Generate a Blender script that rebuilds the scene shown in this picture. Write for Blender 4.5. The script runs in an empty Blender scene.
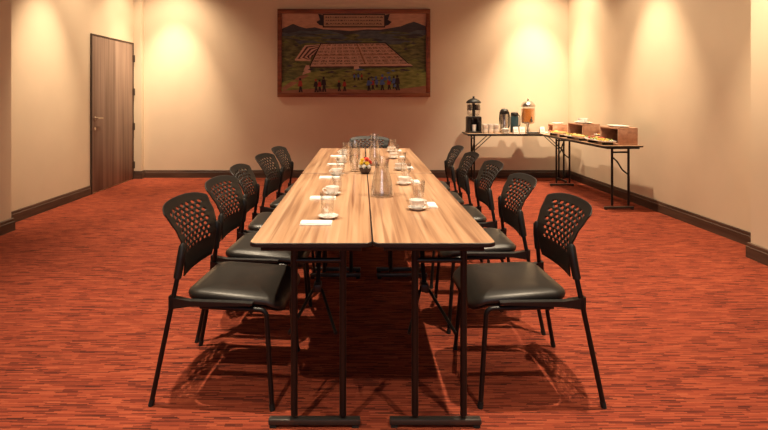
import bpy, bmesh, math, random
from mathutils import Vector, Matrix
random.seed(7)
PI = math.pi
S = bpy.context.scene
C = S.collection

# ------------------------------------------------------------------ materials
def mat(name, color=(.5, .5, .5), rough=.5, metal=0.0, spec=.5, coat=0.0, emit=None):
    m = bpy.data.materials.new(name); m.use_nodes = True
    b = m.node_tree.nodes['Principled BSDF']
    b.inputs['Base Color'].default_value = (*color, 1)
    b.inputs['Roughness'].default_value = rough
    b.inputs['Metallic'].default_value = metal
    b.inputs['Specular IOR Level'].default_value = spec
    b.inputs['Coat Weight'].default_value = coat
    return m

def nodes(m):
    nt = m.node_tree
    return nt, nt.nodes, nt.links, nt.nodes['Principled BSDF']

def ramp(nt, stops, interp='LINEAR'):
    r = nt.nodes.new('ShaderNodeValToRGB'); e = r.color_ramp
    e.interpolation = interp
    while len(e.elements) < len(stops): e.elements.new(.5)
    for el, (p, c) in zip(e.elements, stops):
        el.position = p; el.color = (*c, 1)
    return r

def mapping(nt, scale, kind='Object'):
    tc = nt.nodes.new('ShaderNodeTexCoord'); mp = nt.nodes.new('ShaderNodeMapping')
    mp.inputs['Scale'].default_value = scale
    nt.links.new(tc.outputs[kind], mp.inputs['Vector'])
    return mp

def noisy(name, c0, c1, scale=(20, 20, 20), rough=.6, detail=4, spec=.4, bump=0.0, metal=0.0):
    m = mat(name, c0, rough, metal, spec); nt, N, L, b = nodes(m)
    mp = mapping(nt, scale); n = N.new('ShaderNodeTexNoise')
    n.inputs['Scale'].default_value = 1; n.inputs['Detail'].default_value = detail
    L.new(mp.outputs[0], n.inputs['Vector'])
    r = ramp(nt, [(.3, c0), (.7, c1)])
    L.new(n.outputs['Fac'], r.inputs[0]); L.new(r.outputs[0], b.inputs['Base Color'])
    if bump:
        bp = N.new('ShaderNodeBump'); bp.inputs['Strength'].default_value = bump; bp.inputs['Distance'].default_value = .002
        L.new(n.outputs['Fac'], bp.inputs['Height']); L.new(bp.outputs[0], b.inputs['Normal'])
    return m

def carpet_mat():
    m = mat('carpet_weave', (.5, .1, .03), .95, 0, .1); nt, N, L, b = nodes(m)
    tc = N.new('ShaderNodeTexCoord'); sep = N.new('ShaderNodeSeparateXYZ'); L.new(tc.outputs['Object'], sep.inputs[0])
    def math_(op, a, bv=None):
        n = N.new('ShaderNodeMath'); n.operation = op
        if isinstance(a, (int, float)): n.inputs[0].default_value = a
        else: L.new(a, n.inputs[0])
        if bv is not None:
            if isinstance(bv, (int, float)): n.inputs[1].default_value = bv
            else: L.new(bv, n.inputs[1])
        return n.outputs[0]
    def wn(v1, v2):
        c = N.new('ShaderNodeCombineXYZ'); L.new(v1, c.inputs[0])
        if v2 is not None: L.new(v2, c.inputs[1])
        w = N.new('ShaderNodeTexWhiteNoise'); w.noise_dimensions = '2D'; L.new(c.outputs[0], w.inputs['Vector'])
        return w.outputs['Value']
    row = math_('FLOOR', math_('DIVIDE', sep.outputs[1], .0062))
    off = wn(row, None)
    length = math_('ADD', math_('MULTIPLY', wn(math_('ADD', row, 7.3), None), .08), .05)
    cell = math_('FLOOR', math_('ADD', math_('DIVIDE', sep.outputs[0], length), math_('MULTIPLY', off, 37.0)))
    v = wn(cell, row)
    n = N.new('ShaderNodeTexNoise'); n.inputs['Scale'].default_value = 1.0; n.inputs['Detail'].default_value = 5
    mp = N.new('ShaderNodeMapping'); mp.inputs['Scale'].default_value = (4.5, 22, 1); L.new(tc.outputs['Object'], mp.inputs[0]); L.new(mp.outputs[0], n.inputs['Vector'])
    mix = math_('ADD', math_('MULTIPLY', v, .62), math_('MULTIPLY', n.outputs['Fac'], .42))
    r = ramp(nt, [(.14, (.040, .013, .010)), (.34, (.145, .028, .016)), (.52, (.235, .045, .023)), (.72, (.285, .059, .028)), (.92, (.35, .084, .040))])
    L.new(mix, r.inputs[0]); L.new(r.outputs[0], b.inputs['Base Color'])
    f = N.new('ShaderNodeTexNoise'); f.inputs['Scale'].default_value = 260; L.new(tc.outputs['Object'], f.inputs['Vector'])
    h = math_('ADD', math_('MULTIPLY', v, .7), f.outputs['Fac'])
    bp = N.new('ShaderNodeBump'); bp.inputs['Strength'].default_value = .45; bp.inputs['Distance'].default_value = .004
    L.new(h, bp.inputs['Height']); L.new(bp.outputs[0], b.inputs['Normal'])
    return m

def wood_mat(name, dark, mid, light, axis='Y', fine=34, long=1.1, rough=.35, spec=.45, coat=0.0, streak=.5, warp=1.0):
    """straight-grained laminate, grain along one axis of the object"""
    m = mat(name, mid, rough, 0, spec, coat); nt, N, L, b = nodes(m)
    tc = N.new('ShaderNodeTexCoord'); oi = N.new('ShaderNodeObjectInfo')
    vm = N.new('ShaderNodeVectorMath'); vm.operation = 'SCALE'; L.new(oi.outputs['Random'], vm.inputs['Scale']); vm.inputs[0].default_value = (9, 13, 5)
    ad = N.new('ShaderNodeVectorMath'); L.new(tc.outputs['Object'], ad.inputs[0]); L.new(vm.outputs[0], ad.inputs[1])
    def ns(scale, detail, dist):
        mp = N.new('ShaderNodeMapping'); mp.inputs['Scale'].default_value = scale; L.new(ad.outputs[0], mp.inputs[0])
        n = N.new('ShaderNodeTexNoise'); n.inputs['Scale'].default_value = 1; n.inputs['Detail'].default_value = detail
        n.inputs['Distortion'].default_value = dist; L.new(mp.outputs[0], n.inputs['Vector']); return n.outputs['Fac']
    def sc(f, l):
        return {'Y': (f, l, f), 'Z': (f, f, l), 'X': (l, f, f)}[axis]
    a = ns(sc(fine * .25, long), 3, 1.2 * warp); c = ns(sc(fine, long * 1.6), 6, .5 * warp); d = ns(sc(fine * .5, long * .7), 2, .6 * warp)
    mx = N.new('ShaderNodeMath'); mx.operation = 'MULTIPLY_ADD'; L.new(a, mx.inputs[0]); mx.inputs[1].default_value = .55
    m2 = N.new('ShaderNodeMath'); m2.operation = 'MULTIPLY'; L.new(c, m2.inputs[0]); m2.inputs[1].default_value = .45; L.new(m2.outputs[0], mx.inputs[2])
    r = ramp(nt, [(.36, dark), (.5, mid), (.64, light)]); L.new(mx.outputs[0], r.inputs[0])
    r2 = ramp(nt, [(.32, (1, 1, 1)), (.40, (0, 0, 0))]); L.new(d, r2.inputs[0])
    k = N.new('ShaderNodeMath'); k.operation = 'MULTIPLY'; k.inputs[1].default_value = streak; L.new(r2.outputs[0], k.inputs[0])
    mixn = N.new('ShaderNodeMix'); mixn.data_type = 'RGBA'; L.new(k.outputs[0], mixn.inputs['Factor'])
    L.new(r.outputs[0], mixn.inputs['A']); mixn.inputs['B'].default_value = (*dark, 1)
    L.new(mixn.outputs['Result'], b.inputs['Base Color'])
    return m

def clear_glass(name, tint=(.985, .99, .99), edge=.62, base=.07):
    m = bpy.data.materials.new(name); m.use_nodes = True; nt = m.node_tree; N, L = nt.nodes, nt.links
    N.remove(N['Principled BSDF'])
    t = N.new('ShaderNodeBsdfTransparent'); t.inputs[0].default_value = (*tint, 1)
    g = N.new('ShaderNodeBsdfGlossy'); g.inputs['Roughness'].default_value = .06; g.inputs[0].default_value = (1, 1, 1, 1)
    lw = N.new('ShaderNodeLayerWeight'); lw.inputs['Blend'].default_value = .35
    mr = N.new('ShaderNodeMapRange'); mr.inputs['To Min'].default_value = base; mr.inputs['To Max'].default_value = edge
    L.new(lw.outputs['Facing'], mr.inputs['Value'])
    mx = N.new('ShaderNodeMixShader'); L.new(mr.outputs[0], mx.inputs[0]); L.new(t.outputs[0], mx.inputs[1]); L.new(g.outputs[0], mx.inputs[2])
    L.new(mx.outputs[0], N['Material Output'].inputs['Surface'])
    return m

M = {}
M['carpet'] = carpet_mat()
M['wall'] = noisy('wall_paint', (.65, .525, .395), (.68, .55, .415), (3, 3, 3), .62, 3, .3)
M['wall_back'] = noisy('wall_paint_back', (.65, .52, .395), (.68, .545, .415), (3, 3, 3), .62, 3, .3)
M['ceiling'] = mat('ceiling_paint', (.16, .14, .12), .9, 0, .2)
M['skirting'] = wood_mat('skirting_wood', (.045, .024, .017), (.075, .042, .030), (.115, .066, .046), 'Y', 30, 1.0, .45, .4)
M['skirting_x'] = wood_mat('skirting_wood_cross', (.045, .024, .017), (.075, .042, .030), (.115, .066, .046), 'X', 30, 1.0, .45, .4)
M['door'] = wood_mat('door_laminate', (.15, .092, .070), (.24, .155, .12), (.32, .22, .175), 'Z', 26, .35, .5, .35, 0, .6, .35)
M['door_frame'] = mat('door_frame_dark', (.05, .03, .022), .5)
M['table'] = wood_mat('table_laminate', (.23, .11, .062), (.455, .262, .150), (.58, .375, .235), 'Y', 46, .62, .30, .5, .12, .6, .8)
M['crate'] = wood_mat('crate_wood', (.36, .18, .115), (.52, .28, .18), (.60, .35, .23), 'Y', 22, 2.0, .5, .4)
M['crate_dark'] = mat('crate_inner', (.05, .028, .02), .7)
M['black_edge'] = mat('black_edging', (.018, .014, .013), .42)
M['black_metal'] = mat('black_powder_coat', (.006, .0055, .0055), .42, 0, .35)
M['foot_metal'] = mat('satin_grey_metal', (.07, .062, .058), .32, .6)
M['plastic'] = noisy('black_plastic', (.007, .006, .0055), (.012, .010, .009), (60, 60, 60), .48, 2, .5)
M['leather'] = noisy('dark_leatherette', (.014, .0115, .0095), (.022, .018, .0145), (180, 180, 180), .40, 3, .5, .12)
M['rubber'] = mat('rubber_glide', (.01, .01, .01), .8)
M['chrome'] = mat('brushed_steel', (.62, .60, .57), .22, 1)
M['brass'] = mat('satin_handle_steel', (.6, .5, .42), .3, 1)
M['china'] = mat('white_china', (.86, .84, .80), .22, 0, .5, .3)
M['linen'] = noisy('white_linen', (.84, .82, .79), (.9, .88, .85), (90, 90, 90), .85, 3, .2)
M['paper'] = mat('white_card', (.86, .83, .79), .8)
M['card_art'] = mat('card_print', (.72, .40, .34), .8)
M['ink'] = mat('card_ink', (.10, .06, .06), .8)
M['glass'] = clear_glass('clear_glass')
M['glass_thick'] = clear_glass('clear_glass_thick', (.975, .98, .98), .65, .10)
M['water'] = clear_glass('still_water', (.985, .99, .99), .3, .04)
M['coffee'] = mat('black_coffee', (.03, .012, .006), .15)
M['juice'] = mat('orange_juice', (.78, .30, .05), .3, 0, .5, .4)
M['airpot_dark'] = mat('teal_black_enamel', (.02, .045, .055), .3)
M['leaf'] = noisy('leaf_green', (.03, .10, .02), (.07, .20, .03), (60, 60, 60), .6)
M['petal_red'] = noisy('red_petals', (.60, .03, .02), (.75, .06, .03), (90, 90, 90), .6)
M['petal_yellow'] = noisy('yellow_petals', (.80, .50, .03), (.85, .62, .06), (90, 90, 90), .6)
M['petal_white'] = noisy('white_petals', (.75, .72, .66), (.85, .82, .76), (90, 90, 90), .6)
M['bowl_dark'] = mat('dark_glazed_bowl', (.045, .028, .03), .25)
M['board'] = wood_mat('serving_board', (.33, .17, .07), (.55, .32, .15), (.68, .43, .22), 'Y', 24, 2, .5, .4)
M['bread'] = noisy('baked_bread', (.55, .28, .09), (.75, .46, .18), (70, 70, 70), .8)
M['cheese'] = noisy('yellow_cheese', (.75, .50, .10), (.82, .60, .18), (60, 60, 60), .6)
M['green_food'] = noisy('green_grapes', (.22, .30, .06), (.36, .42, .10), (60, 60, 60), .5)
M['red_food'] = noisy('red_fruit', (.45, .05, .04), (.6, .10, .07), (60, 60, 60), .5)

# ------------------------------------------------------------------ mesh builder
class MB:
    def __init__(self): self.bm = bmesh.new(); self.mi = 0
    def _f(self, vs):
        try:
            f = self.bm.faces.new(vs); f.material_index = self.mi; return f
        except ValueError: return None
    def box(self, c, s, rot=None, bevel=0.0):
        b2 = bmesh.new(); bmesh.ops.create_cube(b2, size=1)
        bmesh.ops.scale(b2, vec=s, verts=b2.verts)
        if bevel: bmesh.ops.bevel(b2, geom=b2.edges[:] , offset=bevel, segments=2, affect='EDGES', profile=.5)
        mx = Matrix.Translation(c) @ (rot.to_4x4() if rot else Matrix())
        self.merge(b2, mx); return self
    def merge(self, b2, mx=Matrix()):
        vm = {v: self.bm.verts.new(mx @ v.co) for v in b2.verts}
        for f in b2.faces: self._f([vm[v] for v in f.verts])
        b2.free()
    def bar(self, p0, p1, w, h, up=(0, 0, 1), bevel=0.0):
        p0, p1 = Vector(p0), Vector(p1); d = p1 - p0
        y = d.normalized(); x = y.cross(Vector(up)).normalized(); z = x.cross(y)
        r = Matrix((x, y, z)).transposed()
        return self.box((p0 + p1) / 2, (w, d.length, h), r, bevel)
    def tube(self, pts, r, seg=10, caps=True, fillet=0.0, sy=1.0):
        pts = [Vector(p) for p in pts]
        if fillet and len(pts) > 2:
            out = [pts[0]]
            for i in range(1, len(pts) - 1):
                a, b, c = pts[i - 1], pts[i], pts[i + 1]
                f = min(fillet, (a - b).length * .45, (c - b).length * .45)
                p, q = b + (a - b).normalized() * f, b + (c - b).normalized() * f
                for k in range(7):
                    t = k / 6; out.append(p * (1 - t) ** 2 + b * 2 * t * (1 - t) + q * t * t)
            out.append(pts[-1]); pts = out
        n = len(pts); tang = []
        for i in range(n):
            a, b = pts[max(i - 1, 0)], pts[min(i + 1, n - 1)]; tang.append((b - a).normalized())
        ref = Vector((0, 0, 1)) if abs(tang[0].z) < .9 else Vector((1, 0, 0))
        u = tang[0].cross(ref).normalized(); rings = []
        for i in range(n):
            u = (u - tang[i] * u.dot(tang[i])).normalized(); v = tang[i].cross(u)
            rr = r[i] if isinstance(r, (list, tuple)) else r
            rings.append([self.bm.verts.new(pts[i] + u * rr * math.cos(2 * PI * k / seg) + v * rr * sy * math.sin(2 * PI * k / seg)) for k in range(seg)])
        for a, b in zip(rings, rings[1:]):
            for k in range(seg): self._f([a[k], a[(k + 1) % seg], b[(k + 1) % seg], b[k]])
        if caps: self._f(rings[0][::-1]); self._f(rings[-1])
        return self
    def lathe(self, prof, seg=24, c=(0, 0, 0), squash=(1, 1)):
        rings = []
        for r, z in prof:
            if r < 1e-6: rings.append([self.bm.verts.new((c[0], c[1], c[2] + z))])
            else: rings.append([self.bm.verts.new((c[0] + r * squash[0] * math.cos(2 * PI * k / seg), c[1] + r * squash[1] * math.sin(2 * PI * k / seg), c[2] + z)) for k in range(seg)])
        for a, b in zip(rings, rings[1:]):
            for k in range(seg):
                k2 = (k + 1) % seg
                if len(a) == 1 and len(b) == 1: continue
                if len(a) == 1: self._f([a[0], b[k2], b[k]])
                elif len(b) == 1: self._f([a[k], a[k2], b[0]])
                else: self._f([a[k], a[k2], b[k2], b[k]])
        return self
    def loft(self, rings, cap0=True, cap1=True):
        rs = [[self.bm.verts.new(p) for p in ring] for ring in rings]; n = len(rs[0])
        for a, b in zip(rs, rs[1:]):
            for k in range(n): self._f([a[k], a[(k + 1) % n], b[(k + 1) % n], b[k]])
        if cap0: self._f(rs[0][::-1])
        if cap1: self._f(rs[-1])
        return self
    def poly(self, pts): self._f([self.bm.verts.new(p) for p in pts]); return self
    def build(self, name, mats, parent=None, smooth=True, loc=None, normals=True):
        bm = self.bm
        if normals: bmesh.ops.recalc_face_normals(bm, faces=bm.faces)
        me = bpy.data.meshes.new(name); bm.to_mesh(me); bm.free()
        for m in (mats if isinstance(mats, (list, tuple)) else [mats]): me.materials.append(M[m])
        if smooth:
            me.polygons.foreach_set('use_smooth', [True] * len(me.polygons))
            me.set_sharp_from_angle(angle=math.radians(38))
        o = bpy.data.objects.new(name, me); C.objects.link(o)
        if parent: o.parent = parent
        if loc: o.location = loc
        return o

def rrect(hx, hy, r, n=6, z=0, cx=0, cy=0):
    out = []
    for qx, qy, a0 in ((1, 1, 0), (-1, 1, PI / 2), (-1, -1, PI), (1, -1, 1.5 * PI)):
        for k in range(n + 1):
            a = a0 + PI / 2 * k / n
            out.append(Vector((cx + qx * (hx - r) + r * math.cos(a), cy + qy * (hy - r) + r * math.sin(a), z)))
    return out

def tag(o, label=None, cat=None, group=None, kind=None):
    if label: o['label'] = label
    if cat: o['category'] = cat
    if group: o['group'] = group
    if kind: o['kind'] = kind
    return o
def thing(name, label, cat, loc=(0, 0, 0), rz=0.0, group=None):
    o = bpy.data.objects.new(name, None); C.objects.link(o)
    o.empty_display_size = .1; o.location = loc; o.rotation_euler = (0, 0, rz)
    return tag(o, label, cat, group)
def copy_tree(o, parent=None):
    c = o.copy(); C.objects.link(c)
    if parent: c.parent = parent
    for ch in list(o.children): copy_tree(ch, c)
    return c
def place(proto, used, loc, rz, label, group=None, first=[]):
    o = copy_tree(proto) if proto.name in used else proto
    used.add(proto.name)
    o.location = loc; o.rotation_euler = (0, 0, rz); o['label'] = label
    if group: o['group'] = group
    return o
USED = set()

# ------------------------------------------------------------------ camera
cam = bpy.data.cameras.new('camera'); co = bpy.data.objects.new('camera', cam); C.objects.link(co)
co.location = (0, 0, 1.305); co.rotation_euler = (PI / 2, 0, 0)
cam.sensor_width = 36; cam.lens = 516 / 768 * 36
cam.shift_x = 23 / 768; cam.shift_y = -119.5 / 768
S.camera = co

# ------------------------------------------------------------------ room
YB, YF, XL, ZC = 8.2, -2.6, -3.57, 3.5
def xr(y): return 3.37 - (y - 4.5) * .08 / 3.7
def struct(o): o['kind'] = 'structure'; return o
def slab(name, poly, z0, z1, m):
    b = MB(); b.loft([[Vector((x, y, z0)) for x, y in poly], [Vector((x, y, z1)) for x, y in poly]])
    return struct(b.build(name, m, smooth=False))
slab('floor', [(XL - .12, YF - .12), (xr(YF) + .12, YF - .12), (xr(YB) + .12, YB + .12), (XL - .12, YB + .12)], -.1, 0, 'carpet')
slab('ceiling', [(XL - .12, YF - .12), (xr(YF) + .12, YF - .12), (xr(YB) + .12, YB + .12), (XL - .12, YB + .12)], ZC, ZC + .1, 'ceiling')
slab('wall_left', [(XL - .12, YF), (XL, YF), (XL, YB), (XL - .12, YB)], 0, ZC, 'wall')
slab('wall_right', [(xr(YF), YF), (xr(YF) + .12, YF), (xr(YB) + .12, YB), (xr(YB), YB)], 0, ZC, 'wall')
slab('wall_back', [(XL - .12, YB), (xr(YB) + .12, YB), (xr(YB) + .12, YB + .12), (XL - .12, YB + .12)], 0, ZC, 'wall_back')
slab('wall_front', [(XL - .12, YF - .12), (xr(YF) + .12, YF - .12), (xr(YF) + .12, YF), (XL - .12, YF)], 0, ZC, 'wall')
# piers and corner pilaster
PLX, PLY, PRX, PRY = -3.375, 4.98, 3.135, 4.15
slab('pillar_left', [(XL, 3.9), (PLX, 3.9), (PLX, PLY), (XL, PLY)], 0, ZC, 'wall')
slab('pillar_right', [(PRX, 3.1), (xr(3.1), 3.1), (xr(PRY), PRY), (PRX, PRY)], 0, ZC, 'wall')
slab('pillar_corner', [(XL, 8.1), (-3.445, 8.1), (-3.445, YB), (XL, YB)], 0, ZC, 'wall')
# skirting: profile swept along a line
def skirting(name, p0, p1, side, m, h=.122, d=.018, e0=0, e1=0):
    p0, p1 = Vector((*p0, 0)), Vector((*p1, 0)); t = (p1 - p0).normalized(); n = Vector((-t.y, t.x, 0)) * side
    prof = [(0, 0), (d, 0), (d, h * .72), (d * .75, h * .75), (d * .75, h * .96), (d * .45, h), (0, h)]
    b = MB(); b.loft([[p0 + n * a + Vector((0, 0, z)) + t * e0 * a for a, z in prof], [p1 + n * a + Vector((0, 0, z)) + t * e1 * a for a, z in prof]])
    return struct(b.build(name, m, smooth=False))
skirting('baseboard_left', (XL, PLY + .02), (XL, 6.79), -1, 'skirting')
skirting('baseboard_right', (xr(YB), YB), (xr(PRY), PRY + .02), -1, 'skirting')
skirting('baseboard_back', (-3.445, YB), (xr(YB), YB), -1, 'skirting_x')
skirting('trim_1', (PLX, 3.9), (PLX, PLY), -1, 'skirting', .122, .024, 0, 1)
skirting('trim_2', (XL, PLY), (PLX, PLY), 1, 'skirting_x', .122, .024, 0, 1)
skirting('trim_3', (PRX, PRY), (PRX, 3.1), -1, 'skirting', .122, .024, -1, 0)
skirting('trim_4', (xr(PRY), PRY), (PRX, PRY), -1, 'skirting_x', .122, .024, 0, 1)
skirting('trim_5', (XL, 8.1), (-3.445, 8.1), -1, 'skirting_x', .122, .018, 0, 1)
skirting('trim_6', (-3.445, 8.1), (-3.445, YB), -1, 'skirting', .122, .018, -1, 0)
# door on the left wall
D0, D1, DH = 6.80, 8.06, 2.125
b = MB(); b.box((XL + .008, (D0 + D1) / 2, DH / 2), (.016, D1 - D0 - .05, DH - .03), bevel=.002)
door = struct(b.build('door_1', 'door'))
b = MB()
for y in (D0 + .01, D1 - .01): b.box((XL + .011, y, DH / 2), (.022, .02, DH))
b.box((XL + .011, (D0 + D1) / 2, DH - .008), (.022, D1 - D0 - .04, .016))
b.build('door_frame', 'door_frame', door, smooth=False)
b = MB()
b.lathe([(0, 0), (.026, 0), (.026, .008), (.012, .012), (.010, .05), (0, .05)], 18)
hb = b.bm; bmesh.ops.rotate(hb, verts=hb.verts, cent=(0, 0, 0), matrix=Matrix.Rotation(PI / 2, 3, 'Y'))
bmesh.ops.translate(hb, verts=hb.verts, vec=(XL + .016, D0 + .09, 1.0))
b.tube([(XL + .062, D0 + .085, 1.0), (XL + .066, D0 + .15, 1.0), (XL + .06, D0 + .215, .998)], .0095, 10, fillet=.02)
b.build('door_handle', 'brass', door)
b = MB(); b.lathe([(0, 0), (.022, 0), (.022, .006), (0, .007)], 18)
hb = b.bm; bmesh.ops.rotate(hb, verts=hb.verts, cent=(0, 0, 0), matrix=Matrix.Rotation(PI / 2, 3, 'Y'))
bmesh.ops.translate(hb, verts=hb.verts, vec=(XL + .016, D0 + .09, .86)); b.build('keyhole_cover', 'brass', door)
for z in (.22, .82, 1.36, 1.88):
    b = MB(); b.tube([(XL + .028, D1 + .004, z - .055), (XL + .028, D1 + .004, z + .055)], .010, 10)
    b.box((XL + .018, D1 - .018, z), (.006, .04, .10)); b.build('hinge', 'door_frame', door)

# ------------------------------------------------------------------ training tables
def make_table(L, W, name, label, group, front_inset=.10, wishbone=True):
    T = thing(name, label, 'table', group=group)
    hx, hy = W / 2, L / 2
    b = MB()
    zs = [(.722, -.004), (.7245, 0), (.7375, 0)]
    b.mi = 1
    rings = [rrect(hx + o, hy + o, .03, 6, z) for z, o in zs]
    b.loft(rings, True, False)
    b.mi = 1; top = [rrect(hx, hy, .03, 6, .7375), rrect(hx - .0025, hy - .0025, .0275, 6, .74)]
    b.loft(top, False, False); b.mi = 0
    b.poly(rrect(hx - .0025, hy - .0025, .0275, 6, .74))
    bmesh.ops.remove_doubles(b.bm, verts=b.bm.verts, dist=1e-5)
    b.build('tabletop', ['table', 'black_edge'], T)
    b = MB()
    for sx in (-1, 1): b.box((sx * (hx - .05), 0, .7125), (.016, L - .08, .0185), bevel=.002)
    for sy in (-1, 1): b.box((0, sy * (hy - .030), .7125), (W - .084, .016, .0185), bevel=.002)
    b.build('apron', 'black_metal', T)
    for sy in (-1, 1):
        yl = sy * (hy - front_inset - .03)
        for sx in (-1, 1):
            x = .026 + sx * .096
            b = MB(); b.tube([(x, yl, .045), (x, yl, .720)], .0135, 12)
            g = b.build('leg', 'black_metal', T)
        b = MB(); b.box((.010, yl, .022), (W - .112, .030, .024), bevel=.006); fb = b.build('foot_bar', 'foot_metal', T)
        for sx in (-1, 1):
            q = MB(); q.box((sx * (W / 2 - .075) + .010, yl, .0045), (.026, .026, .010)); q.build('glide', 'rubber', fb)
        b = MB(); b.tube([(-.065, yl, .655), (.118, yl, .655)], .010, 10); b.build('crossbar', 'black_metal', T)
        if not wishbone:
            for sx in (-1, 1) if L < 1.7 else ():
                x = .026 + sx * .096
                b = MB(); b.bar((x, yl - sy * .012, .48), (x, yl - sy * .27, .715), .024, .008); b.build('strut', 'black_metal', T)
            b = MB(); b.tube([(-.068, yl, .60), (-.01, yl, .55), (.05, yl, .45), (.120, yl, .40)], .009, 8, fillet=.03); b.build('brace', 'black_metal', T)
            continue
        # wishbone brace with lock
        yk, ye = yl - sy * .26, yl - sy * .50
        b = MB(); b.tube([(-.093, yl - sy * .012, .36), (-.02, yk, .44), (0, yk - sy * .02, .452), (.02, yk, .44), (.093, yl - sy * .012, .36)], .007, 8, fillet=.02)
        br = b.build('brace', 'black_metal', T)
        b = MB(); b.bar((0, yk, .448), (0, ye, .72), .018, .008); b.build('strut', 'black_metal', br)
        b = MB(); b.box((0, yk - sy * .01, .452), (.034, .06, .034), bevel=.005); b.build('lock', 'plastic', br)
    return T
TL, TW = 1.775, .474
GT = 'narrow folding tables joined into the meeting table'
tb = make_table(TL, TW, 'folding_table', '', GT, .032)
xl, xrt, yt = -.1935, .283, 1.975
for x, y, lb in ((xl, yt + TL / 2, 'left one of the two wood-topped folding tables nearest the camera'),
                 (xrt, yt + TL / 2, 'right one of the two wood-topped folding tables nearest the camera'),
                 (xl - .001, yt + TL * 1.5 + .004, 'wood-topped folding table at the far left of the long meeting table'),
                 (xrt + .001, yt + TL * 1.5 + .004, 'wood-topped folding table at the far right of the long meeting table')):
    place(tb, USED, (x, y, 0), 0, lb)

# ------------------------------------------------------------------ chairs
def spline(pts, s):
    for (a, fa), (b_, fb) in zip(pts, pts[1:]):
        if s <= b_: 
            t = (s - a) / (b_ - a); t = t * t * (3 - 2 * t) * .35 + t * .65
            return fa + (fb - fa) * t
    return pts[-1][1]
PX = [(0, -.222), (.18, -.212), (.36, -.208), (.5, -.214), (.65, -.230), (.82, -.260), (1, -.300)]
PW = [(0, .160), (.2, .177), (.4, .193), (.6, .209), (.8, .224), (1, .240)]
def back_pt(t, s):
    top = .980 - .080 * abs(t) ** 4 + .016 * (1 - t * t); bot = .10 * abs(t) ** 3 * 0
    ss = bot + s * (top - bot)
    w = spline(PW, min(ss, 1)); bow = .040 * (1 - t * t) * (.35 + .65 * min(ss, 1))
    return Vector((spline(PX, min(ss, 1)) - bow - max(0, ss - 1) * .05, t * w, .512 + .315 * ss))
def make_backrest():
    bm = MB(); cache = {}
    def V(t, s):
        k = (round(t, 5), round(s, 5))
        if k not in cache: cache[k] = bm.bm.verts.new(back_pt(t, s))
        return cache[k]
    nc, nr = 7, 9; t0, t1, s0, s1 = -.79, .79, .31, .90
    cw, rh = (t1 - t0) / nc, (s1 - s0) / nr
    T = [-1, -.965, -.89] + [t0 + cw / 2 * i for i in range(2 * nc + 1)] + [.89, .965, 1]
    Sv = [0, .09, .18] + [s0 + rh / 2 * i for i in range(2 * nr + 1)] + [.955, .985, 1]
    for i in range(len(T) - 1):
        for j in range(len(Sv) - 1):
            tm, sm = (T[i] + T[i + 1]) / 2, (Sv[j] + Sv[j + 1]) / 2
            if t0 < tm < t1 and s0 < sm < s1: continue
            bm._f([V(T[i], Sv[j]), V(T[i + 1], Sv[j]), V(T[i + 1], Sv[j + 1]), V(T[i], Sv[j + 1])])
    for r in range(nr):
        sb, sm, st = s0 + rh * r, s0 + rh * (r + .5), s0 + rh * (r + 1); odd = r % 2
        if odd:
            for ta in (t0, t1 - cw / 2):
                tb_ = ta + cw / 2
                bm._f([V(ta, sb), V(tb_, sb), V(tb_, sm), V(ta, sm)]); bm._f([V(ta, sm), V(tb_, sm), V(tb_, st), V(ta, st)])
        for c in range(nc - odd):
            ta = t0 + cw * (c + .5 * odd); tc, te = ta + cw / 2, ta + cw
            outer = [V(ta, sb), V(tc, sb), V(te, sb), V(te, sm), V(te, st), V(tc, st), V(ta, st), V(ta, sm)]
            hx, hy = cw * .33, rh * .40
            inner = [V(tc + hx * a, sm + hy * q) for a, q in ((-.62, -.72), (0, -1), (.62, -.72), (1, 0), (.62, .72), (0, 1), (-.62, .72), (-1, 0))]
            for k in range(8): bm._f([outer[k], outer[(k + 1) % 8], inner[(k + 1) % 8], inner[k]])
    return bm
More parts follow.
